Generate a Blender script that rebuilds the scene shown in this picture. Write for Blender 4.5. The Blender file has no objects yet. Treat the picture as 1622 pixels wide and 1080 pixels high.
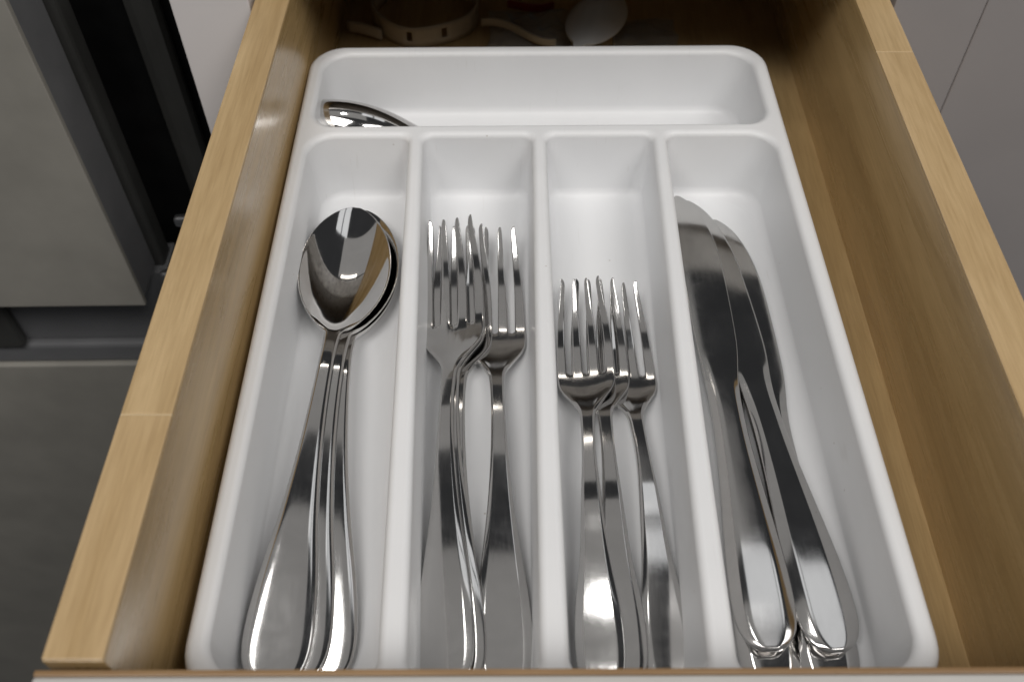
import bpy, bmesh, math, random
import numpy as np
from mathutils import Vector, Matrix, noise

random.seed(7)
S = 0.001                                    # everything below is written in millimetres
sc = bpy.context.scene
C = sc.collection
R = math.radians

# ------------------------------------------------------------------ camera
cam_data = bpy.data.cameras.new('camera')
cam = bpy.data.objects.new('camera', cam_data)
C.objects.link(cam)
sc.camera = cam
ax_x = Vector((0.9999695, 0.0071578, -0.0031255))      # image right, in world axes
ax_dn = Vector((0.0036017, -0.7776758, -0.6286552))    # image down
ax_fw = Vector((-0.0069304, 0.6286248, -0.7776779))    # view direction
m = Matrix((ax_x, -ax_dn, -ax_fw)).transposed().to_4x4()
m.translation = Vector((0, 0, 0.340))
cam.matrix_world = m
cam_data.sensor_fit = 'HORIZONTAL'
cam_data.sensor_width = 36.0
cam_data.lens = 1493.0 / 1622.0 * 36.0
cam_data.clip_start = 0.01
cam_data.clip_end = 20.0
cam_data.dof.use_dof = True
cam_data.dof.focus_distance = 0.405
cam_data.dof.aperture_fstop = 11.0

# ------------------------------------------------------------------ world, lamps, exposure
world = bpy.data.worlds.new('World')
sc.world = world
world.use_nodes = True
bg = world.node_tree.nodes['Background']
bg.inputs[0].default_value = (0.80, 0.82, 0.86, 1)
bg.inputs[1].default_value = 0.042

def area(name, loc, target, sx, sy, power, col):
    d = bpy.data.lights.new(name, 'AREA')
    d.shape = 'RECTANGLE'; d.size = sx; d.size_y = sy; d.energy = power; d.color = col
    o = bpy.data.objects.new(name, d); C.objects.link(o)
    o.location = loc
    o.rotation_euler = (Vector(target) - Vector(loc)).to_track_quat('-Z', 'Y').to_euler()
    return o
for y, ly, p in ((0.26, 0.72, 1.05), (1.50, 1.10, 1.65)):
    area('overhead_fill', (-0.58, y, 1.75), (-0.58, y, 0.0), 1.9, ly, p, (1.0, 0.97, 0.935))  # added fill panels; the gap between them leaves dark bands in the steel
area('side_fill', (1.45, 0.10, 1.60), (0.02, 0.27, 0.0), 0.7, 0.7, 4.5, (1.0, 0.985, 0.96))  # added fill, brightens the left drawer wall and right-hand bevels
area('spot_lamp', (-0.20, 0.31, 1.60), (0.0, 0.30, 0.0), 0.16, 0.12, 1.0, (1.0, 0.985, 0.96))
for x in (0.37, 0.68):
    area('window_lamp', (x, 0.70, 1.60), (x, 0.54, 0.0), 0.27, 0.40, 0.27, (0.97, 0.985, 1.0))
area('front_fill', (0.75, -0.66, 1.65), (0.0, 0.30, 0.0), 0.9, 0.6, 15.0, (1.0, 0.975, 0.945))  # added frontal lamp, brightens the cabinet fronts and drawer
area('front_fill', (-0.55, -0.55, 1.75), (0.0, 0.30, 0.0), 0.9, 0.6, 14.5, (1.0, 0.975, 0.945))  # added fill from the left, evens out the compartment walls
area('reflection_strip', (-0.12, 1.05, 0.78), (-0.1, 0.25, 0.0), 0.34, 0.03, 0.2, (1.0, 0.93, 0.84))  # added strip, gives the bright line reflected in the fork heads

vs = sc.view_settings
vs.view_transform = 'Standard'; vs.look = 'None'; vs.exposure = 0.0; vs.gamma = 1.0
sc.cycles.use_denoising = True
sc.cycles.max_bounces = 12
sc.cycles.caustics_reflective = True
sc.cycles.sample_clamp_indirect = 4.0

# ------------------------------------------------------------------ materials
def mat(name):
    mm = bpy.data.materials.new(name); mm.use_nodes = True
    nt = mm.node_tree
    return mm, nt, nt.nodes['Principled BSDF']
def node(nt, kind, **kw):
    n = nt.nodes.new(kind)
    for k, v in kw.items(): setattr(n, k, v)
    return n
def coords(nt, scale, rot=(0, 0, 0)):
    tc = node(nt, 'ShaderNodeTexCoord'); mp = node(nt, 'ShaderNodeMapping')
    mp.inputs['Scale'].default_value = scale; mp.inputs['Rotation'].default_value = rot
    nt.links.new(tc.outputs['Object'], mp.inputs['Vector'])
    return mp.outputs['Vector']
def noise_tex(nt, vec, scale, detail=4, rough=0.55, dist=0.0):
    n = node(nt, 'ShaderNodeTexNoise')
    n.inputs['Scale'].default_value = scale; n.inputs['Detail'].default_value = detail
    n.inputs['Roughness'].default_value = rough; n.inputs['Distortion'].default_value = dist
    nt.links.new(vec, n.inputs['Vector'])
    return n.outputs['Fac']
def ramp(nt, fac, stops):
    r = node(nt, 'ShaderNodeValToRGB')
    el = r.color_ramp.elements
    while len(el) < len(stops): el.new(0.5)
    for e, (p, c) in zip(el, stops):
        e.position = p; e.color = (*c, 1) if len(c) == 3 else c
    nt.links.new(fac, r.inputs['Fac'])
    return r.outputs['Color']
def maprange(nt, fac, a, b, lo, hi):
    r = node(nt, 'ShaderNodeMapRange')
    for i, v in enumerate((a, b, lo, hi)): r.inputs[i + 1].default_value = v
    nt.links.new(fac, r.inputs[0])
    return r.outputs[0]
def bump(nt, bsdf, height, strength, dist):
    b = node(nt, 'ShaderNodeBump')
    b.inputs['Strength'].default_value = strength; b.inputs['Distance'].default_value = dist
    nt.links.new(height, b.inputs['Height'])
    nt.links.new(b.outputs['Normal'], bsdf.inputs['Normal'])

def wood(name, dark, light, rough=0.34, along='Y', seed=0.0):
    mm, nt, b = mat(name)
    sc_ = {'Y': (60, 5.5, 60), 'X': (5.5, 60, 60)}[along]
    v = coords(nt, sc_)
    add = node(nt, 'ShaderNodeVectorMath', operation='ADD'); add.inputs[1].default_value = (seed, seed * 1.7, seed * 0.6)
    nt.links.new(v, add.inputs[0]); v = add.outputs[0]
    g = noise_tex(nt, v, 1.0, 8, 0.62, 0.9)
    col = ramp(nt, g, [(0.30, dark), (0.52, tuple((a + c) / 2 for a, c in zip(dark, light))), (0.72, light)])
    v2 = coords(nt, {'Y': (900, 45, 900), 'X': (45, 900, 900)}[along])
    fine = noise_tex(nt, v2, 1.0, 5, 0.6)
    mix = node(nt, 'ShaderNodeMixRGB', blend_type='MULTIPLY'); mix.inputs['Fac'].default_value = 0.38
    nt.links.new(col, mix.inputs[1])
    nt.links.new(ramp(nt, fine, [(0.30, (0.60, 0.54, 0.45)), (0.60, (1, 1, 1))]), mix.inputs[2])
    nt.links.new(mix.outputs[0], b.inputs['Base Color'])
    nt.links.new(maprange(nt, g, 0.3, 0.7, rough - 0.06, rough + 0.08), b.inputs['Roughness'])
    b.inputs['Coat Weight'].default_value = 0.35; b.inputs['Coat Roughness'].default_value = 0.22
    bump(nt, b, fine, 0.12, 0.0003)
    return mm
M = {}
M['edge_wood'] = wood('edge_wood', (0.44, 0.30, 0.145), (0.60, 0.435, 0.235), 0.36)
M['edge_wood_pale'] = wood('edge_wood_pale', (0.46, 0.315, 0.155), (0.62, 0.45, 0.25), 0.36, seed=3.7)
M['side_wood'] = wood('side_wood', (0.42, 0.28, 0.122), (0.60, 0.42, 0.20), 0.27, seed=8.1)
M['floor_wood'] = wood('floor_wood', (0.42, 0.285, 0.13), (0.57, 0.405, 0.20), 0.36, seed=5.2)
M['front_edge'] = wood('front_edge', (0.24, 0.14, 0.06), (0.34, 0.21, 0.10), 0.4, along='X')

def plain(name, col, rough, metallic=0.0, var=0.06, nscale=40, bumpy=0.0, spec=0.5):
    mm, nt, b = mat(name)
    v = coords(nt, (1, 1, 1))
    n = noise_tex(nt, v, nscale, 4)
    lo = tuple(c * (1 - var) for c in col); hi = tuple(min(1, c * (1 + var)) for c in col)
    nt.links.new(ramp(nt, n, [(0.3, lo), (0.7, hi)]), b.inputs['Base Color'])
    nt.links.new(maprange(nt, n, 0.3, 0.7, rough * 0.85, rough * 1.15), b.inputs['Roughness'])
    b.inputs['Metallic'].default_value = metallic
    b.inputs['Specular IOR Level'].default_value = spec
    if bumpy:
        bump(nt, b, noise_tex(nt, v, nscale * 12, 3), bumpy, 0.0003)
    return mm
M['tray'] = plain('tray_plastic', (0.795, 0.80, 0.81), 0.42, var=0.015, nscale=25, bumpy=0.05)
def tray_wear(mm):
    nt = mm.node_tree; b = nt.nodes['Principled BSDF']
    v = coords(nt, (1, 1, 1))
    old = b.inputs['Base Color'].links[0].from_socket
    sp = node(nt, 'ShaderNodeTexVoronoi'); sp.inputs['Scale'].default_value = 150; sp.inputs['Randomness'].default_value = 1.0
    nt.links.new(v, sp.inputs['Vector'])
    dot = maprange(nt, sp.outputs['Distance'], 0.03, 0.09, 1.0, 0.0)
    rnd = node(nt, 'ShaderNodeSeparateColor'); nt.links.new(sp.outputs['Color'], rnd.inputs[0])
    few = maprange(nt, rnd.outputs[0], 0.955, 0.96, 0.0, 0.55)
    ml = node(nt, 'ShaderNodeMath', operation='MULTIPLY'); nt.links.new(dot, ml.inputs[0]); nt.links.new(few, ml.inputs[1])
    scr = noise_tex(nt, coords(nt, (700, 30, 60), (0, 0, 0.35)), 1.0, 2, 0.5)
    sm = maprange(nt, scr, 0.70, 0.76, 0.0, 0.10)
    ad = node(nt, 'ShaderNodeMath', operation='ADD'); nt.links.new(ml.outputs[0], ad.inputs[0]); nt.links.new(sm, ad.inputs[1])
    mx = node(nt, 'ShaderNodeMixRGB'); nt.links.new(ad.outputs[0], mx.inputs[0]); nt.links.new(old, mx.inputs[1])
    mx.inputs[2].default_value = (0.36, 0.31, 0.25, 1)
    nt.links.new(mx.outputs[0], b.inputs['Base Color'])
tray_wear(M['tray'])
M['front_face'] = plain('front_face', (0.50, 0.485, 0.46), 0.5, var=0.03)
M['white_panel'] = plain('white_panel', (0.86, 0.82, 0.81), 0.45, var=0.02, nscale=15)
M['grey_panel'] = plain('grey_panel', (0.41, 0.382, 0.376), 0.34, var=0.05, nscale=9)
M['counter'] = plain('counter_stone', (0.30, 0.285, 0.265), 0.3, var=0.25, nscale=120)
M['carcass'] = plain('carcass_board', (0.10, 0.06, 0.03), 0.6, var=0.1)
M['black'] = plain('gap_black', (0.006, 0.006, 0.006), 0.5, var=0.1)  # near-black that paints the shade of the gap by the appliance
M['trim'] = plain('dark_trim', (0.05, 0.05, 0.047), 0.45, var=0.08)
M['recess'] = plain('recess_plastic', (0.17, 0.172, 0.178), 0.5, var=0.05)
M['pale'] = plain('highlight_pale', (0.58, 0.44, 0.26), 0.5)  # colour of the highlight painted into the edge joints
M['cream'] = plain('cream_plastic', (0.50, 0.42, 0.31), 0.45, var=0.08, nscale=60)
M['white_plastic'] = plain('white_plastic', (0.66, 0.66, 0.66), 0.16, var=0.02)
M['red_plastic'] = plain('red_plastic', (0.25, 0.03, 0.02), 0.35)
M['zinc'] = plain('zinc_steel', (0.55, 0.55, 0.56), 0.32, metallic=1.0, var=0.1, nscale=90)

M['stainless'] = plain('painted_front', (0.34, 0.325, 0.29), 0.42, var=0.09, nscale=22)

def steel(name, rough, col=(0.645, 0.635, 0.625)):
    mm, nt, b = mat(name)
    v = coords(nt, (1, 1, 1))
    smudge = noise_tex(nt, v, 55, 5, 0.6, 0.6)
    fine = noise_tex(nt, coords(nt, (900, 60, 900)), 1.0, 3, 0.6)
    b.inputs['Metallic'].default_value = 1.0
    nt.links.new(ramp(nt, smudge, [(0.35, tuple(c * 0.93 for c in col)), (0.65, col)]), b.inputs['Base Color'])
    a1 = maprange(nt, smudge, 0.38, 0.76, rough * 0.75, rough * 1.5)
    a2 = maprange(nt, fine, 0.3, 0.7, -0.012, 0.012)
    ad = node(nt, 'ShaderNodeMath', operation='ADD'); nt.links.new(a1, ad.inputs[0]); nt.links.new(a2, ad.inputs[1])
    nt.links.new(ad.outputs[0], b.inputs['Roughness'])
    # water spots and hairline scratches
    sp = node(nt, 'ShaderNodeTexVoronoi'); sp.inputs['Scale'].default_value = 95
    nt.links.new(v, sp.inputs['Vector'])
    h = maprange(nt, sp.outputs['Distance'], 0.0, 0.18, 1.0, 0.0)
    hs = node(nt, 'ShaderNodeMath', operation='ADD')
    nt.links.new(maprange(nt, smudge, 0, 1, 0, 0.8), hs.inputs[0]); nt.links.new(h, hs.inputs[1])
    bump(nt, b, hs.outputs[0], 0.02, 0.0001)
    return mm
M['steel'] = steel('cutlery_steel', 0.095)
M['steel_polished'] = steel('polished_steel', 0.055, (0.69, 0.68, 0.67))
M['steel_blade'] = steel('blade_steel', 0.10, (0.59, 0.585, 0.575))

mm, nt, b = mat('clear_plastic')
b.inputs['Base Color'].default_value = (0.85, 0.85, 0.83, 1)
b.inputs['Roughness'].default_value = 0.12; b.inputs['Transmission Weight'].default_value = 0.85; b.inputs['IOR'].default_value = 1.2
nz = noise_tex(nt, coords(nt, (1, 1, 1)), 90, 4); bump(nt, b, nz, 0.6, 0.001)
M['clear'] = mm

# ------------------------------------------------------------------ object helpers
def tag(o, label=None, cat=None, group=None, kind=None):
    for k, v in (('label', label), ('category', cat), ('group', group), ('kind', kind)):
        if v: o[k] = v
    return o
def empty(name, loc_mm, rot=(0, 0, 0)):
    o = bpy.data.objects.new(name, None); C.objects.link(o)
    o.empty_display_size = 0.02
    o.location = Vector(loc_mm) * S; o.rotation_euler = rot
    return o
def link(name, me, material, parent=None):
    o = bpy.data.objects.new(name, me); C.objects.link(o)
    me.materials.clear(); me.materials.append(material)
    if parent: o.parent = parent
    return o
def mesh_from(name, V, F, normals=None, smooth=True):
    me = bpy.data.meshes.new(name)
    me.from_pydata([tuple(c * S for c in v) for v in V], [], F)
    if smooth: me.polygons.foreach_set('use_smooth', [True] * len(F))
    me.update()
    if normals is not None:
        me.normals_split_custom_set_from_vertices([tuple(n) for n in normals])
    return me
def box_mesh(name, lo, hi, bev=0.6, seg=2):
    bm = bmesh.new()
    bmesh.ops.create_cube(bm, size=1)
    for v in bm.verts:
        for i in range(3):
            v.co[i] = ((lo[i] + hi[i]) / 2 + v.co[i] * (hi[i] - lo[i])) * S
    if bev:
        bmesh.ops.bevel(bm, geom=list(bm.edges), offset=bev * S, segments=seg, profile=0.6, affect='EDGES')
    me = bpy.data.meshes.new(name); bm.to_mesh(me); bm.free()
    return me
def box(name, lo, hi, material, parent=None, bev=0.6):
    return link(name, box_mesh(name, lo, hi, bev), material, parent)

def area_normals(V, F):
    """Vertex normals weighted by face area: broad flat faces win over narrow fillets."""
    V = np.array(V, float); N = np.zeros_like(V)
    for f in F:
        n = np.zeros(3)
        for i in range(1, len(f) - 1):
            n += np.cross(V[f[i]] - V[f[0]], V[f[i + 1]] - V[f[0]])
        for i in f: N[i] += n
    l = np.linalg.norm(N, axis=1); l[l == 0] = 1
    return N / l[:, None]
def sub_mesh(name, V, F, N):
    """One part cut out of a continuous surface; keeps the whole surface's normals so no seam shows."""
    used = sorted({i for f in F for i in f}); idx = {k: i for i, k in enumerate(used)}
    return mesh_from(name, [V[k] for k in used], [[idx[k] for k in f] for f in F], [N[k] for k in used])

# ------------------------------------------------------------------ setting: the drawer
Z_TOP = 86.0
XL, XR, TH = -113.0, 164.0, 17.0
YF, YB = 93.0, 600.0
drawer = empty('drawer', (0, 0, 0))
tag(drawer, 'open wooden kitchen drawer holding the white cutlery tray', 'drawer')
box('bottom_panel', (XL - 3, YF - 4, -8), (XR + 3, YB, 0), M['floor_wood'], drawer, 0)
for x0, x1, lab, joint in ((XL - TH, XL, 'left wooden drawer side', 174.0), (XR, XR + TH, 'right wooden drawer side', 377.0)):
    side = box('side_panel', (x0, YF, -14), (x1, YB, Z_TOP - 1.0), M['side_wood'], drawer, 0.3)
    side['label'] = lab
    for k, (a, b_) in enumerate(((YF + 0.2, joint - 0.35), (joint + 0.35, YB))):
        box('edge_strip', (x0 + 0.05, a, Z_TOP - 0.97), (x1 - 0.05, b_, Z_TOP), M['edge_wood_pale' if k == 0 else 'edge_wood'], side, 0.35)
    box('joint_highlight', (x0 + 0.1, joint - 0.42, Z_TOP - 0.98), (x1 - 0.1, joint + 0.42, Z_TOP - 0.22), M['pale'], side, 0)  # pale strip stands in for the highlight along the edge joint
box('back_panel', (XL, YB - 14, 0), (XR, YB - 0.5, Z_TOP - 12), M['side_wood'], drawer, 0.4)
front = empty('front_panel', (22, 91.9, 0), (0, 0, R(0.55)))
front.parent = drawer
box('wood_lipping', (-152.5, -2.0, -40), (175, -0.3, Z_TOP + 0.4), M['front_edge'], front, 0.3)
box('front_board', (-152.5, -20, -60), (175, -2.1, Z_TOP + 0.2), M['front_face'], front, 0.8)

# ------------------------------------------------------------------ setting: cabinet around the drawer
base = empty('base_cabinet', (0, 440, 0))
tag(base, 'base cabinet with white frame and grey fronts around the drawer opening', 'cabinet')
def cb(name, lo, hi, material, bev=0.5):
    return box(name, (lo[0], lo[1] - 440, lo[2]), (hi[0], hi[1] - 440, hi[2]), material, base, bev)
cb('frame_stile', (-172.6, 420, -620), (-133.3, 459, 91.5), M['white_panel'], 1.0)
cb('countertop', (-175, 427, 92), (820, 1040, 130), M['counter'], 3.0)
cb('inner_wall', (-147, 459.5, -60), (-139, 1000, 91.5), M['carcass'])
cb('inner_wall', (188, 459.5, -60), (196, 1000, 91.5), M['carcass'])
cb('inner_back', (-139, 990, -60), (188, 1000, 91.5), M['carcass'])
cb('shelf', (-139, 459.5, -40), (188, 989.5, -30), M['carcass'])
cb('frame_rail', (-138.5, 441, -60), (187.5, 459, -22), M['grey_panel'], 1.0)
cb('frame_stile', (184, 420, -620), (228.6, 459, 91.5), M['grey_panel'], 1.0)
cb('door_panel', (228.75, 419.6, -620), (700, 452, 90), M['grey_panel'], 1.2)
cb('lower_front', (-139, 441, -620), (187.5, 459, -62), M['grey_panel'], 1.0)

appliance = empty('kitchen_appliance', (-250, 415, -400), (0, 0, R(1.2)))
tag(appliance, 'grey stainless appliance front left of the drawer', 'appliance')
def ap(name, lo, hi, material, bev=0.8):
    return box(name, tuple(a - b_ for a, b_ in zip(lo, (-250, 415, -400))), tuple(a - b_ for a, b_ in zip(hi, (-250, 415, -400))), material, appliance, bev)
ap('door', (-700, 415, -137), (-250.5, 419, 160), M['stainless'], 0.8)
ap('door_side', (-700, 419.3, -135), (-251.5, 452, 158), M['recess'], 1.5)
ap('side_trim', (-700, 452.5, -160), (-246, 470, 158), M['trim'], 3.0)
ap('gap_backing', (-700, 500, -620), (-186, 560, 158), M['black'], 0.5)  # near-black sheet standing in for the shade in the gap
ap('recess_back', (-700, 446, -208), (-244, 475, -137.5), M['recess'], 1.0)
ap('recess_lip', (-700, 440, -229), (-246, 475, -209), M['recess'], 3.0)
ap('lower_door', (-700, 437, -1400), (-262, 445, -230), M['stainless'], 1.2)
ap('handle_shadow', (-392, 436, -208), (-366, 446, -140), M['trim'], 4.0)  # dark block standing in for the handle's shadow in the recess
bar = ap('gasket_bar', (-226, 484, -560), (-207, 499, 158), M['trim'], 6.5)
for lo, hi in (((-215, 424, -74), (-204, 430, -67)), ((-211, 425, -93), (-203, 431, -77)), ((-238, 424, -126), (-226, 430, -117))):
    ap('latch', lo, hi, M['zinc'], 2.0)

# ------------------------------------------------------------------ tray
def rounded(corners, radii, seg=9, sub=7):
    """Closed loop of points round a convex quad with rounded corners (counter-clockwise)."""
    pts = []; n = len(corners); arcs = []
    for i in range(n):
        p = Vector(corners[i]); a = (Vector(corners[i - 1]) - p).normalized(); c = (Vector(corners[(i + 1) % n]) - p).normalized()
        ang = a.angle(c); r = radii[i]
        d = r / math.tan(ang / 2)
        cen = p + (a + c).normalized() * (r / math.sin(ang / 2))
        s = p + a * d - cen; e = p + c * d - cen
        a0 = math.atan2(s.y, s.x); a1 = math.atan2(e.y, e.x)
        while a1 < a0: a1 += 2 * math.pi
        arcs.append([cen + Vector((math.cos(a0 + (a1 - a0) * k / seg), math.sin(a0 + (a1 - a0) * k / seg))) * r for k in range(seg + 1)])
    for i in range(n):
        pts += arcs[i]
        p, q = arcs[i][-1], arcs[(i + 1) % n][0]
        pts += [p.lerp(q, k / sub) for k in range(1, sub)]
    return pts
def inset(corners, d):
    n = len(corners); out = []
    for i in range(n):
        p0, p1, p2 = (Vector(corners[(i + k) % n]) for k in (-1, 0, 1))
        e0 = (p1 - p0).normalized(); e1 = (p2 - p1).normalized()
        n0 = Vector((-e0.y, e0.x)); n1 = Vector((-e1.y, e1.x))
        k = 1 + n0.dot(n1)
        out.append(p1 + (n0 + n1) * (d / k))
    return out

TRAY_Z = 42.0
W2, L2 = 122.5, 175.5
tray = empty('cutlery_tray', (12.2, 273.5, 0), (0, 0, R(0.80)))
tag(tray, 'white plastic cutlery tray with five compartments in the drawer', 'tray')
outer = [(-W2, -L2), (W2, -L2), (W2, L2), (-W2, L2)]
# inner compartment corners (top edge of each well, on the deck plane), counter-clockwise
rim = 4.2
yc0, yc1 = 102.0, 104.4            # row wells end / cross well begins
bx = rim + 0.9
far_c = [(-W2 + bx, yc1), (W2 - bx, yc1), (W2 - bx, L2 - bx), (-W2 + bx, L2 - bx)]
nr = -L2 + bx
hn, hf = 1.9, 0.5          # half width of the flat divider tops, near and far
dv = [((-54.4, -62.0)), ((-2.6, -1.0)), ((51.2, 58.5))]      # dividers: x near, x far
def well(xl, xr):
    return [(xl[0], nr), (xr[0], nr), (xr[1], yc0), (xl[1], yc0)]
w1 = well((-W2 + bx, -W2 + bx), (dv[0][0] - hn, dv[0][1] - hf))
w2 = well((dv[0][0] + hn, dv[0][1] + hf), (dv[1][0] - hn, dv[1][1] - hf))
w3 = well((dv[1][0] + hn, dv[1][1] + hf), (dv[2][0] - hn, dv[2][1] - hf))
w4 = well((dv[2][0] + hn, dv[2][1] + hf), (W2 - bx, W2 - bx))
wells = [(far_c, (13, 13, 15, 15), 'long rear compartment across the tray'),
         (w1, (14, 6, 6, 14), 'spoon compartment at the left'),
         (w2, (6, 6, 6, 6), 'large fork compartment'),
         (w3, (6, 6, 6, 6), 'small fork compartment'),
         (w4, (6, 14, 14, 6), 'knife compartment at the right')]
V, F, OWN = [], [], []
def add_loop(pts, z):
    i0 = len(V); V.extend([(p[0], p[1], z) for p in pts]); return list(range(i0, i0 + len(pts)))
def bridge(a, b_, own, flip=False):
    n = len(a)
    for i in range(n):
        q = [a[i], a[(i + 1) % n], b_[(i + 1) % n], b_[i]]
        F.append(q[::-1] if flip else q); OWN.append(own)
deck_loops = []
DEP = TRAY_Z - 3.0; rt = 3.0; rb = 6.0; draft = 2.0
prof = []
for k in range(6):
    a = math.pi / 2 * k / 5 * 0.94
    prof.append((rt * math.sin(a), -rt * (1 - math.cos(a))))
prof.append((rt + 0.5 * draft, -DEP * 0.5))
for k in range(8):
    a = math.pi / 2 * (0.06 + 0.94 * k / 7)
    prof.append((rt + draft - 0.5 + rb * (1 - math.cos(a)), -(DEP - rb) - rb * math.sin(a)))
for wi, (corn, rad, lab) in enumerate(wells):
    prev = None
    for k, (d, z) in enumerate(prof):
        rr = [max(r - 0.25 * d, 4.0) + (0.0 if z > -DEP * 0.7 else 1.5) for r in rad]
        lp = add_loop(rounded(inset(corn, d), rr), TRAY_Z + z)
        if k == 0: deck_loops.append(lp)
        else: bridge(prev, lp, wi)
        prev = lp
    lp = add_loop(rounded(inset(corn, prof[-1][0] + 2.0), [3.5] * 4), TRAY_Z - DEP - 0.02); bridge(prev, lp, wi)
    F.append(lp); OWN.append(wi)
ro = 3.6
prev = None; oloop = None
oprof = []
for k in range(7):
    a = math.pi / 2 * k / 6
    oprof.append((ro - ro * math.sin(a), -ro * (1 - math.cos(a))))
oprof += [(0.6, -10), (1.0, -16), (4.0, -37), (6.0, -41), (9.0, -41.9)]
for k, (d, z) in enumerate(oprof):
    lp = add_loop(rounded(inset(outer, d), [max(19 - d, 9)] * 4), TRAY_Z + z)
    if k == 0: oloop = lp
    else: bridge(prev, lp, 5, True)
    prev = lp
F.append(prev[::-1]); OWN.append(5)
# deck between the wells
bm = bmesh.new()
vm = {}
for lp in [oloop] + deck_loops:
    for i in lp: vm[bm.verts.new(V[i])] = i
    bv = {i: v for v, i in vm.items()}
    for i in range(len(lp)): bm.edges.new((bv[lp[i]], bv[lp[(i + 1) % len(lp)]]))
r_ = bmesh.ops.triangle_fill(bm, edges=list(bm.edges), use_beauty=True, normal=(0, 0, 1))
for f in bm.faces:
    q = [vm[v] for v in f.verts]
    a, b_, c_ = (Vector(V[i]) for i in q[:3])
    if (b_ - a).cross(c_ - a).z < 0: q = q[::-1]
    F.append(q); OWN.append(5)
bm.free()
N = area_normals(V, F)
for i in [k for lp in [oloop] + deck_loops for k in lp]: N[i] = (0, 0, 1)
for wi, (_, _, lab) in enumerate(wells):
    o = link('compartment', sub_mesh('compartment', V, [f for f, w in zip(F, OWN) if w == wi], N), M['tray'], tray)
    o['label'] = lab
link('rim', sub_mesh('rim', V, [f for f, w in zip(F, OWN) if w == 5], N), M['tray'], tray)

# ------------------------------------------------------------------ cutlery
def interp(s, pts):
    """Smooth (monotone cubic) interpolation through (s, value) points."""
    if s <= pts[0][0]: return pts[0][1]
    if s >= pts[-1][0]: return pts[-1][1]
    n = len(pts)
    d = [(pts[i + 1][1] - pts[i][1]) / (pts[i + 1][0] - pts[i][0]) for i in range(n - 1)]
    mt = [d[0]] + [0 if d[i - 1] * d[i] <= 0 else 2 * d[i - 1] * d[i] / (d[i - 1] + d[i]) for i in range(1, n - 1)] + [d[-1]]
    for i in range(n - 1):
        if s <= pts[i + 1][0]:
            h = pts[i + 1][0] - pts[i][0]; t = (s - pts[i][0]) / h
            return ((2 * t**3 - 3 * t**2 + 1) * pts[i][1] + (t**3 - 2 * t**2 + t) * h * mt[i]
                    + (-2 * t**3 + 3 * t**2) * pts[i + 1][1] + (t**3 - t**2) * h * mt[i + 1])
def smooth_pts(s, pts):
    """Catmull-Rom through (s, value): flowing side profile without flat spots."""
    n = len(pts)
    if s <= pts[0][0]: i = 0
    elif s >= pts[-1][0]: i = n - 2
    else: i = max(k for k in range(n - 1) if pts[k][0] <= s)
    def tan(k):
        if k == 0: return (pts[1][1] - pts[0][1]) / (pts[1][0] - pts[0][0])
        if k == n - 1: return (pts[-1][1] - pts[-2][1]) / (pts[-1][0] - pts[-2][0])
        return (pts[k + 1][1] - pts[k - 1][1]) / (pts[k + 1][0] - pts[k - 1][0])
    h = pts[i + 1][0] - pts[i][0]; t = (s - pts[i][0]) / h
    return ((2 * t**3 - 3 * t**2 + 1) * pts[i][1] + (t**3 - 2 * t**2 + t) * h * tan(i)
            + (-2 * t**3 + 3 * t**2) * pts[i + 1][1] + (t**3 - t**2) * h * tan(i + 1))

def shell(top, faces, thick):
    """Close a sheet of quads into a solid: bottom copy, rounded edge strip; then subdivide smoothly."""
    n = len(top)
    bot = [(p[0], p[1], p[2] - t) for p, t in zip(top, thick)]
    Vv = list(top) + bot
    Fv = [list(f) for f in faces] + [[i + n for i in f[::-1]] for f in faces]
    cnt = {}
    for f in faces:
        for a, b_ in zip(f, f[1:] + f[:1]): cnt[(a, b_)] = 1
    for (a, b_) in list(cnt):
        if (b_, a) not in cnt: Fv.append([b_, a, a + n, b_ + n])
    me = bpy.data.meshes.new('tmp'); me.from_pydata(Vv, [], Fv); me.update()
    used = {i for f in Fv for i in f}
    bm = bmesh.new(); bm.from_mesh(me)
    bmesh.ops.delete(bm, geom=[v for v in bm.verts if not v.link_faces], context='VERTS')
    bm.to_mesh(me); bm.free()
    o = bpy.data.objects.new('tmp', me); C.objects.link(o)
    md = o.modifiers.new('s', 'SUBSURF'); md.levels = 2; md.render_levels = 2
    dg = bpy.context.evaluated_depsgraph_get(); dg.update()
    ev = o.evaluated_get(dg).to_mesh()
    Vo = [tuple(v.co) for v in ev.vertices]; Fo = [list(p.vertices) for p in ev.polygons]
    No = [tuple(v.normal) for v in ev.vertices]
    o.evaluated_get(dg).to_mesh_clear()
    bpy.data.objects.remove(o); bpy.data.meshes.remove(me)
    return Vo, Fo, No

def split_parts(Vo, Fo, No, key):
    out = {}
    for f in Fo:
        c = [sum(Vo[i][k] for i in f) / len(f) for k in range(3)]
        out.setdefault(key(c), []).append(f)
    return {k: sub_mesh(str(k), Vo, fs, No) for k, fs in out.items()}

T9 = [-1.0, -0.93, -0.78, -0.55, -0.28, 0.0, 0.28, 0.55, 0.78, 0.93, 1.0]
def handle_drop(t, edge):
    a = max(0.0, abs(t) - 0.66) / 0.34
    return edge * a ** 1.6

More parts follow.
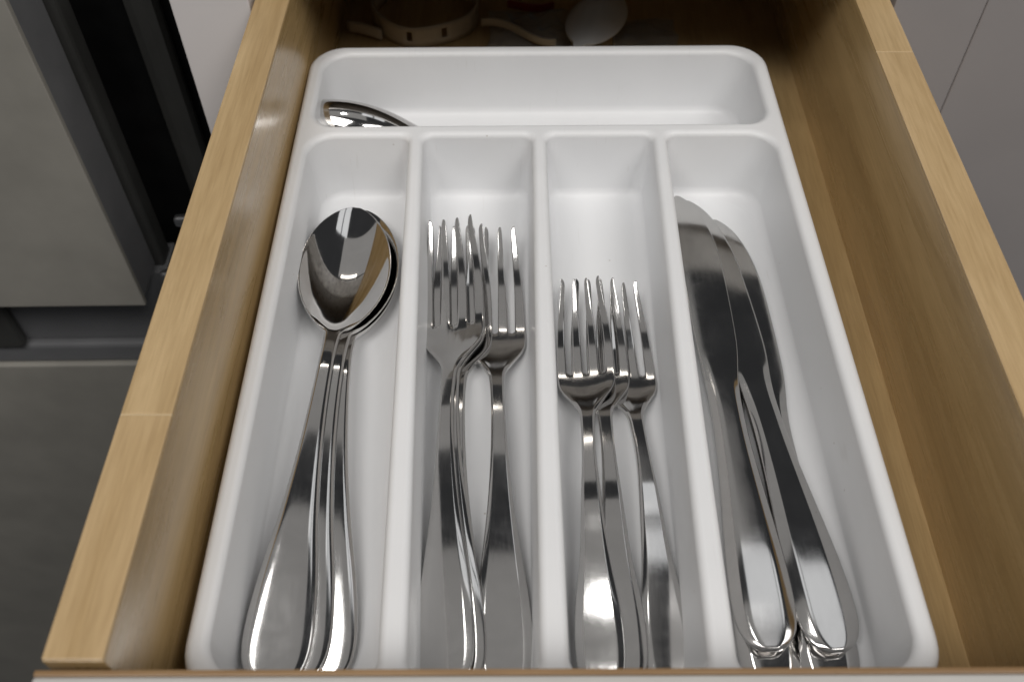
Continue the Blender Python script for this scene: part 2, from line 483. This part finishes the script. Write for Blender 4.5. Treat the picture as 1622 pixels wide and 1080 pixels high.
def spoon_meshes(L=231.0, bowl=80.0, bw=21.4, depth=8.2, hw_end=12.4):
    s0 = L - bowl
    q = s0 / 151.0
    prof = [(0, 4.2), (10 * q, 5.4), (35 * q, 8.6), (70 * q, 13.0), (105 * q, 16.0), (128 * q, 16.2), (143 * q, 13.4), (s0, 11.2), (s0 + 14, 10.4), (s0 + 40, 9.6), (L, 8.4)]
    wid = [(0, 4.0), (1.2, 6.8), (4, 9.8), (9, 11.6), (16, 12.4), (30, 11.6), (60, 7.6), (90, 4.7), (120, 3.4), (140, 3.2), (148, 3.6)]
    kw = hw_end / 12.4
    wid = [(a * q, max(b_ * kw, min(b_, 2.4))) for a, b_ in wid]
    rows = [0, 1.0, 2.6, 5, 8.5, 13, 19, 27, 36, 46, 57, 69, 82, 95, 108, 119, 129, 137, 143, 147.5]
    rows = [r * q for r in rows]
    us = [-0.985, -0.955, -0.90, -0.82, -0.72, -0.58, -0.42, -0.25, -0.08, 0.10, 0.28, 0.45, 0.60, 0.73, 0.835, 0.91, 0.96, 0.988, 0.998]
    top, th, faces = [], [], []
    K = len(T9)
    allrows = [(s, None) for s in rows] + [(s0 + bowl * (u + 1) / 2, u) for u in us]
    for s, u in allrows:
        z0 = smooth_pts(s, prof)
        if u is None:
            w = interp(s, wid)
        else:
            um = 0.01                                         # egg: widest just past the middle
            v_ = (u - um) / (1 - um) if u > um else (u - um) / (1 + um)
            w = bw * (max(0.0, 1 - abs(v_) ** 2.05) ** 0.58 if v_ > 0 else max(0.0, 1 - abs(v_) ** 2.0) ** 0.62)
            blend = min(1, max(0, (u + 0.985) / 0.20))
            w = max(w, 3.6 + 1.2 * blend) if u < -0.6 else w
        for t in T9:
            z = z0
            if u is None:
                edge = interp(s, [(0, 0.5), (30 * q, 1.0), (90 * q, 1.2), (140 * q, 1.1), (150 * q, 0.8)])
                z -= handle_drop(t, edge)
                th_ = interp(s, [(0, 1.6), (40 * q, 2.0), (100 * q, 3.2), (140 * q, 3.2), (150 * q, 2.4)]) - handle_drop(t, edge) * 0.6
            else:
                e = max(0.0, 1 - u * u)
                z -= depth * (e ** 1.15) * (1 - abs(t) ** 2.1)
                bl = min(1, max(0, (u + 1) / 0.25))
                z -= handle_drop(t, 0.8) * (1 - bl)
                th_ = 2.4 * (1 - bl) + 1.5 * bl
            top.append((w * t, s, z)); th.append(th_)
    for i in range(len(allrows) - 1):
        for j in range(K - 1):
            a = i * K + j
            faces.append([a, a + 1, a + K + 1, a + K])
    Vo, Fo, No = shell(top, faces, th)
    return split_parts(Vo, Fo, No, lambda c: 'handle' if c[1] < s0 - 4 else 'bowl')

def fork_meshes(L, hw_end, hw_head, tine_len, head_len, tip_half, rise, neck=2.9):
    r0 = L - tine_len                  # slot roots
    h0 = r0 - head_len                 # neck end
    prof = [(0, 3.2), (10, 4.4), (0.16 * L, 8.0), (0.34 * L, 12.2), (h0 - 34, 14.6), (h0 - 12, 13.0), (h0, 10.4), (h0 + 0.45 * head_len, 6.2), (r0 - 2, 4.0),
            (r0 + 0.25 * tine_len, 4.2), (r0 + 0.6 * tine_len, 7.6), (L, rise)]
    wid = [(0, 3.4), (1.2, 5.8), (4, hw_end * 0.78), (9, hw_end * 0.95), (16, hw_end), (28, hw_end * 0.95), (0.24 * L, hw_end * 0.66), (0.36 * L, 4.4), (0.47 * L, neck + 0.3), (h0 - 14, neck),
           (h0, neck + 0.5), (h0 + 0.18 * head_len, neck + 2.2), (h0 + 0.38 * head_len, hw_head * 0.62), (h0 + 0.62 * head_len, hw_head * 0.93), (h0 + 0.85 * head_len, hw_head), (r0 + 1, hw_head), (r0 + 0.3 * tine_len, hw_head * 0.985), (L, tip_half)]
    # columns: tine (3 quads) slot (2 quads) tine ...
    def layout(s):
        w = interp(s, wid)
        f = max(0.0, min(1.0, (s - r0) / tine_len))
        tw_root = 2 * hw_head * 0.172 
        tw = tw_root * (1 - 0.58 * f ** 1.3) * (w / hw_head if s < r0 else 1.0)
        f2 = max(0.0, (s - (L - 3.2)) / 3.2)
        tw *= math.sqrt(max(0.04, 1 - f2 * f2 * 0.96))
        pitch = (2 * w - tw) / 3
        cols = []
        for k in range(4):
            c = -w + tw / 2 + pitch * k
            cols += [c - tw / 2, c - tw * 0.36, c + tw * 0.36, c + tw / 2]
            if k < 3:
                n0, n1 = c + tw / 2, c + pitch - tw / 2
                cols += [n0 + (n1 - n0) * 0.28, (n0 + n1) / 2, n0 + (n1 - n0) * 0.72]
        return cols
    K = 4 * 4 + 3 * 3
    rows = [0, 1.0, 2.6, 5, 8.5, 13, 19, 27, 37, 48, 60, 72, 84]
    s = 84
    while s + 11 < h0 - 2: s += (h0 - 4 - 84) / max(1, round((h0 - 4 - 84) / 11)); rows.append(s)
    rows += [h0 + head_len * q for q in (0.02, 0.12, 0.22, 0.32, 0.42, 0.52, 0.63, 0.75, 0.87)]
    nroot = len(rows)
    rows += [r0, r0 + 1.6] + [r0 + tine_len * q for q in (0.08, 0.18, 0.29, 0.41, 0.54, 0.67, 0.79, 0.88)] + [L - 3.2, L - 1.7, L - 0.7, L]
    top, th, faces = [], [], []
    for i, s in enumerate(rows):
        cols = layout(s); w = max(abs(cols[0]), 1e-6)
        for j, y in enumerate(cols):
            t = y / w; ss = s
            jj = j % 7
            if i == nroot and jj in (4, 5, 6): ss = s + (-1.1, -1.9, -1.1)[jj - 4] + 1.2
            z = smooth_pts(ss, prof)
            hb = min(1, max(0, (ss - h0) / (0.5 * head_len)))
            edge = interp(ss, [(0, 0.5), (30, 0.9), (0.35 * L, 1.1), (h0, 1.0), (h0 + head_len, 0.2)])
            z -= handle_drop(t, edge) * (1 - hb)
            z += 0.9 * hb * t * t
            thk = interp(ss, [(0, 1.6), (40, 2.0), (0.4 * L, 3.0), (h0 - 8, 3.3), (h0 + 0.5 * head_len, 2.4), (r0, 2.0), (L - 4, 1.5), (L, 1.0)])
            top.append((y, ss, z)); th.append(thk - handle_drop(t, edge) * 0.6 * (1 - hb))
    for i in range(len(rows) - 1):
        for j in range(K - 1):
            if i >= nroot and j % 7 in (3, 4, 5, 6): continue
            a = i * K + j
            faces.append([a, a + 1, a + K + 1, a + K])
    Vo, Fo, No = shell(top, faces, th)
    cut = r0 + 2.0
    def key(c):
        if c[1] < h0 - 2: return 'handle'
        if c[1] < cut: return 'head'
        cols = layout(c[1]); cen = [(cols[7 * k] + cols[7 * k + 3]) / 2 for k in range(4)]
        return 'tine%d' % min(range(4), key=lambda k: abs(cen[k] - c[0]))
    return split_parts(Vo, Fo, No, key)

def knife_meshes(L=238.0, bl=119.0, hw_end=11.6):
    s0 = L - bl
    left = [(0, 2.4), (0.8, 4.8), (2.4, 7.2), (5, 9.2), (9, 10.7), (16, hw_end), (32, 11.2), (62, 8.8), (95, 6.8), (s0 - 12, 6.7), (s0, 7.0), (s0 + 12, 7.6), (s0 + 30, 8.4), (L - 22, 9.0), (L - 8, 8.6), (L - 2.2, 7.0), (L, 5.0)]
    right = [(0, 2.4), (0.8, 4.8), (2.4, 7.2), (5, 9.2), (9, 10.7), (16, hw_end), (32, 11.2), (62, 8.8), (95, 6.8), (s0 - 12, 6.8), (s0, 7.6), (s0 + 10, 9.0), (s0 + 20, 10.2), (s0 + 40, 10.8), (s0 + 70, 11.0), (L - 30, 9.4), (L - 16, 6.2), (L - 8, 3.0), (L - 3, -0.5), (L, -3.5)]
    rows = [0, 1.0, 2.6, 5, 8.5, 13, 19, 27, 37, 49, 62, 76, 90, 102, s0 - 10, s0 - 4, s0 + 2, s0 + 8, s0 + 14, s0 + 20, s0 + 29, s0 + 40, s0 + 56, s0 + 72, L - 33, L - 23, L - 15, L - 9, L - 5, L - 2.4, L - 0.9, L]
    TT = [-1.0, -0.92, -0.78, -0.66, -0.56, -0.28, 0.0, 0.28, 0.56, 0.66, 0.78, 0.92, 1.0]
    K = len(TT); top, th, faces = [], [], []
    for s in rows:
        l, r = interp(s, left), interp(s, right)
        b_ = max(0, min(1, (s - (s0 - 12)) / 24)); b_ = b_ * b_ * (3 - 2 * b_)
        zt = interp(s, [(0, 4.2), (30, 6.6), (70, 7.4), (s0 - 20, 7.2), (s0 - 2, 6.2), (s0 + 16, 5.3), (L, 5.0)])
        tk = interp(s, [(0, 3.6), (20, 5.4), (70, 6.2), (s0 - 20, 5.9), (s0 - 2, 3.9), (s0 + 16, 2.3), (L, 1.7)])
        fac = interp(s, [(0, 0.9), (20, 1.9), (s0 - 24, 1.9), (s0 + 10, 0)])
        for t in TT:
            x = -l + (t + 1) / 2 * (l + r)
            a = max(0.0, abs(t) - 0.56) / 0.44
            drop = fac * a ** 1.15
            bladedrop = (0.9 * ((t + 1) / 2) ** 2) * b_
            top.append((x, s, zt - drop - bladedrop * 0.7))
            th.append(max(0.55, tk - 2 * drop - 1.25 * bladedrop))
    for i in range(len(rows) - 1):
        for j in range(K - 1):
            a = i * K + j
            faces.append([a, a + 1, a + K + 1, a + K])
    Vo, Fo, No = shell(top, faces, th)
    return split_parts(Vo, Fo, No, lambda c: 'handle' if c[1] < s0 - 1 else 'blade')

def place(name, meshes, end, yaw, pitch, roll, label, cat, group, hmat, fmat=None):
    """end: where the underside of the handle end lies (world millimetres); angles in degrees."""
    e = Vector(end); yaw = R(yaw); pitch = R(pitch)
    root = empty(name, e)
    root.rotation_mode = 'QUATERNION'
    root.rotation_quaternion = (Matrix.Rotation(yaw, 3, 'Z') @ Matrix.Rotation(pitch, 3, 'X') @ Matrix.Rotation(R(roll), 3, 'Y')).to_quaternion()
    tag(root, label, cat, group)
    fm = fmat or hmat
    link('handle', meshes['handle'], hmat, root)
    if 'bowl' in meshes: link('bowl', meshes['bowl'], fm, root)
    if 'blade' in meshes: link('blade', meshes['blade'], fm, root)
    if 'head' in meshes:
        hd = link('head', meshes['head'], fm, root)
        for k in range(4): link('tine', meshes['tine%d' % k], fm, hd)
    return root

SP = spoon_meshes(L=233.0, bowl=82.0)
g = 'table spoons stacked in the left compartment'
place('spoon', SP, (-86.2, 112.2, 8.8), -1.0, 0.3, 9, 'shiny table spoon lying on top of the spoon stack', 'spoon', g, M['steel'], M['steel_polished'])
place('spoon', SP, (-79.6, 114.4, 5.6), -0.2, 0.1, 5, 'table spoon in the middle of the spoon stack, second from the top', 'spoon', g, M['steel'], M['steel_polished'])
place('spoon', SP, (-69.8, 115.2, 2.6), 2.7, 0.0, 2, 'lowest table spoon with its handle rightmost in the stack', 'spoon', g, M['steel'], M['steel_polished'])

FK = fork_meshes(219.0, 10.8, 14.2, 56.0, 30.0, 10.5, 16.0)
g = 'large forks in the second compartment'
place('fork', FK, (-24.6, 112.0, 8.0), 1.5, 0.2, -10, 'large dinner fork on top of the pile, leftmost handle', 'fork', g, M['steel'])
place('fork', FK, (-20.5, 113.0, 5.2), 2.9, 0.3, -7, 'large dinner fork directly under the leftmost large fork', 'fork', g, M['steel'])
place('fork', FK, (-21.6, 111.5, 3.0), 1.5, 0.3, -3, 'large dinner fork mostly hidden, middle handle of its compartment', 'fork', g, M['steel'])
place('fork', FK, (-4.4, 112.0, 3.6), 2.37, -0.2, 3, 'large dinner fork at the right of its compartment, handle fully visible', 'fork', g, M['steel'])

SF = fork_meshes(184.0, 9.0, 12.6, 46.0, 26.0, 8.7, 14.0, neck=2.7)
g = 'small forks in the third compartment'
place('fork', SF, (30.0, 111.0, 6.5), 0.0, 0.3, -8, 'small dessert fork on top at the left of its compartment', 'fork', g, M['steel'])
place('fork', SF, (38.0, 112.5, 4.5), 0.8, 0.2, -2, 'small dessert fork in the middle, partly under the left one', 'fork', g, M['steel'])
place('fork', SF, (54.7, 112.8, 2.8), 2.85, 0.0, 1, 'small dessert fork at the right of its compartment, lying lowest', 'fork', g, M['steel'])

KN = knife_meshes()
g = 'table knives in the right compartment'
place('knife', KN, (89.4, 124.2, 11.0), 0.9, -1.1, -3, 'table knife on top at the left, against the divider', 'knife', g, M['steel'], M['steel_blade'])
place('knife', KN, (112.6, 124.0, 10.5), 5.3, -1.5, 1, 'table knife on top at the right, handle end towards the tray wall', 'knife', g, M['steel'], M['steel_blade'])
place('knife', KN, (111.6, 112.0, 3.0), 1.8, -0.3, -4, 'table knife underneath at the right, blade nearest the tray wall', 'knife', g, M['steel'], M['steel_blade'])
place('knife', KN, (90.5, 113.0, 3.0), 0.6, 0.0, -2, 'table knife underneath at the left, only its handle end showing', 'knife', g, M['steel'], M['steel_blade'])

# serving spoon lying face down in the rear compartment
SV = spoon_meshes(L=196.0, bowl=86.0, bw=16.0, depth=13.0, hw_end=9.0)
sv = empty('serving_spoon', (64, 394, 7.0))
tag(sv, 'polished serving spoon lying face down in the rear compartment', 'spoon')
sv.rotation_mode = 'QUATERNION'
sv.rotation_quaternion = (Matrix.Rotation(R(86), 3, 'Z') @ Matrix.Rotation(R(8.5), 3, 'X') @ Matrix.Rotation(R(180), 3, 'Y')).to_quaternion()
link('handle', SV['handle'], M['steel_polished'], sv); link('bowl', SV['bowl'], M['steel_polished'], sv)

# ------------------------------------------------------------------ odds and ends behind the tray
WS = spoon_meshes(L=112.0, bowl=60.0, bw=18.0, depth=11.0, hw_end=6.0)
ws = empty('plastic_spoon', (14, 446, 21.0))
ws.rotation_mode = 'QUATERNION'
ws.rotation_quaternion = (Matrix.Rotation(R(-24), 3, 'Z') @ Matrix.Rotation(R(0), 3, 'X') @ Matrix.Rotation(R(180), 3, 'Y')).to_quaternion()
tag(ws, 'glossy white plastic spoon lying face down behind the tray', 'spoon')
link('handle', WS['handle'], M['white_plastic'], ws); link('bowl', WS['bowl'], M['white_plastic'], ws)

def ribbon(name, pts, z0, z1, thick, material, parent=None, slots=()):
    """Upright strip following plan points; slots = index ranges left open between a quarter and three quarters of the height."""
    bm = bmesh.new(); zs = [z0, z0 + (z1 - z0) * 0.3, z0 + (z1 - z0) * 0.78, z1]; cols = []
    for k, (x, y) in enumerate(pts):
        cols.append([bm.verts.new((x * S, y * S, (z + 0.9 * math.sin(k * 0.45)) * S)) for z in zs])
    for i in range(len(pts) - 1):
        for j in range(3):
            if j == 1 and i in slots: continue
            bm.faces.new((cols[i][j], cols[i + 1][j], cols[i + 1][j + 1], cols[i][j + 1])).smooth = True
    me = bpy.data.meshes.new(name); bm.to_mesh(me); bm.free()
    o = link(name, me, material, parent)
    md = o.modifiers.new('thickness', 'SOLIDIFY'); md.thickness = thick * S
    return o
ring = [(-60 + 34 * math.cos(a), 541 + 34 * math.sin(a)) for a in [R(-175 + 350 * k / 56) for k in range(57)]]
tag(ribbon('plastic_strap', ring, 1.0, 14.5, 1.4, M['cream'], slots=(11, 17)), 'cream slotted plastic strap coiled into a ring behind the tray', 'strap')
tail = [(-24 + 46 * k / 12, 522 - 20 * k / 12 + 3 * math.sin(k * 0.5)) for k in range(13)]
tag(ribbon('cable_tie', tail, 6.0, 11.0, 1.2, M['cream']), 'thin cream plastic tie beside the coiled strap', 'tie')
tail2 = [(-112 + 4 + 22 * k / 8, 522 - 9 * k / 8) for k in range(9)]
tag(ribbon('plastic_clip', tail2, 2.0, 9.0, 2.4, M['cream']), 'short cream plastic clip in the left rear corner', 'clip')
def crumple(name, cx_, cy_, sx, sy, h, seed, material, n=18):
    bm = bmesh.new(); g_ = []
    for i in range(n + 1):
        for j in range(n + 1):
            x = cx_ + sx * (i / n - 0.5); y = cy_ + sy * (j / n - 0.5)
            nz_ = noise.noise(Vector((x * 0.09 + seed, y * 0.09, seed))) + 0.5 * noise.noise(Vector((x * 0.22, y * 0.22 + seed, 3)))
            e = min(1, 3 * min(i, n - i, j, n - j) / n + 0.15)
            g_.append(bm.verts.new(((x + 2 * nz_) * S, (y + 2 * nz_) * S, (1.2 + h * e * (0.55 + 0.55 * nz_)) * S)))
    for i in range(n):
        for j in range(n):
            a = i * (n + 1) + j
            bm.faces.new((g_[a], g_[a + n + 1], g_[a + n + 2], g_[a + 1]))
    me = bpy.data.meshes.new(name); bm.to_mesh(me); bm.free()
    o = link(name, me, material)
    md = o.modifiers.new('thickness', 'SOLIDIFY'); md.thickness = 0.25 * S
    return o
tag(crumple('plastic_bag', 6, 526, 52, 40, 11, 2.3, M['clear']), 'crumpled clear plastic bag behind the tray beside the white spoon', 'bag')
tag(crumple('plastic_wrapper', 78, 522, 40, 30, 5, 9.1, M['clear'], 12), 'flat clear plastic wrapper right of the white spoon', 'wrapper')
tag(ribbon('rubber_band', [(-8 + 30 * k / 10, 548 - 6 * math.sin(k * 0.3)) for k in range(11)], 3.0, 8.0, 1.2, M['red_plastic']), 'dark red band lying behind the clear bag', 'band')
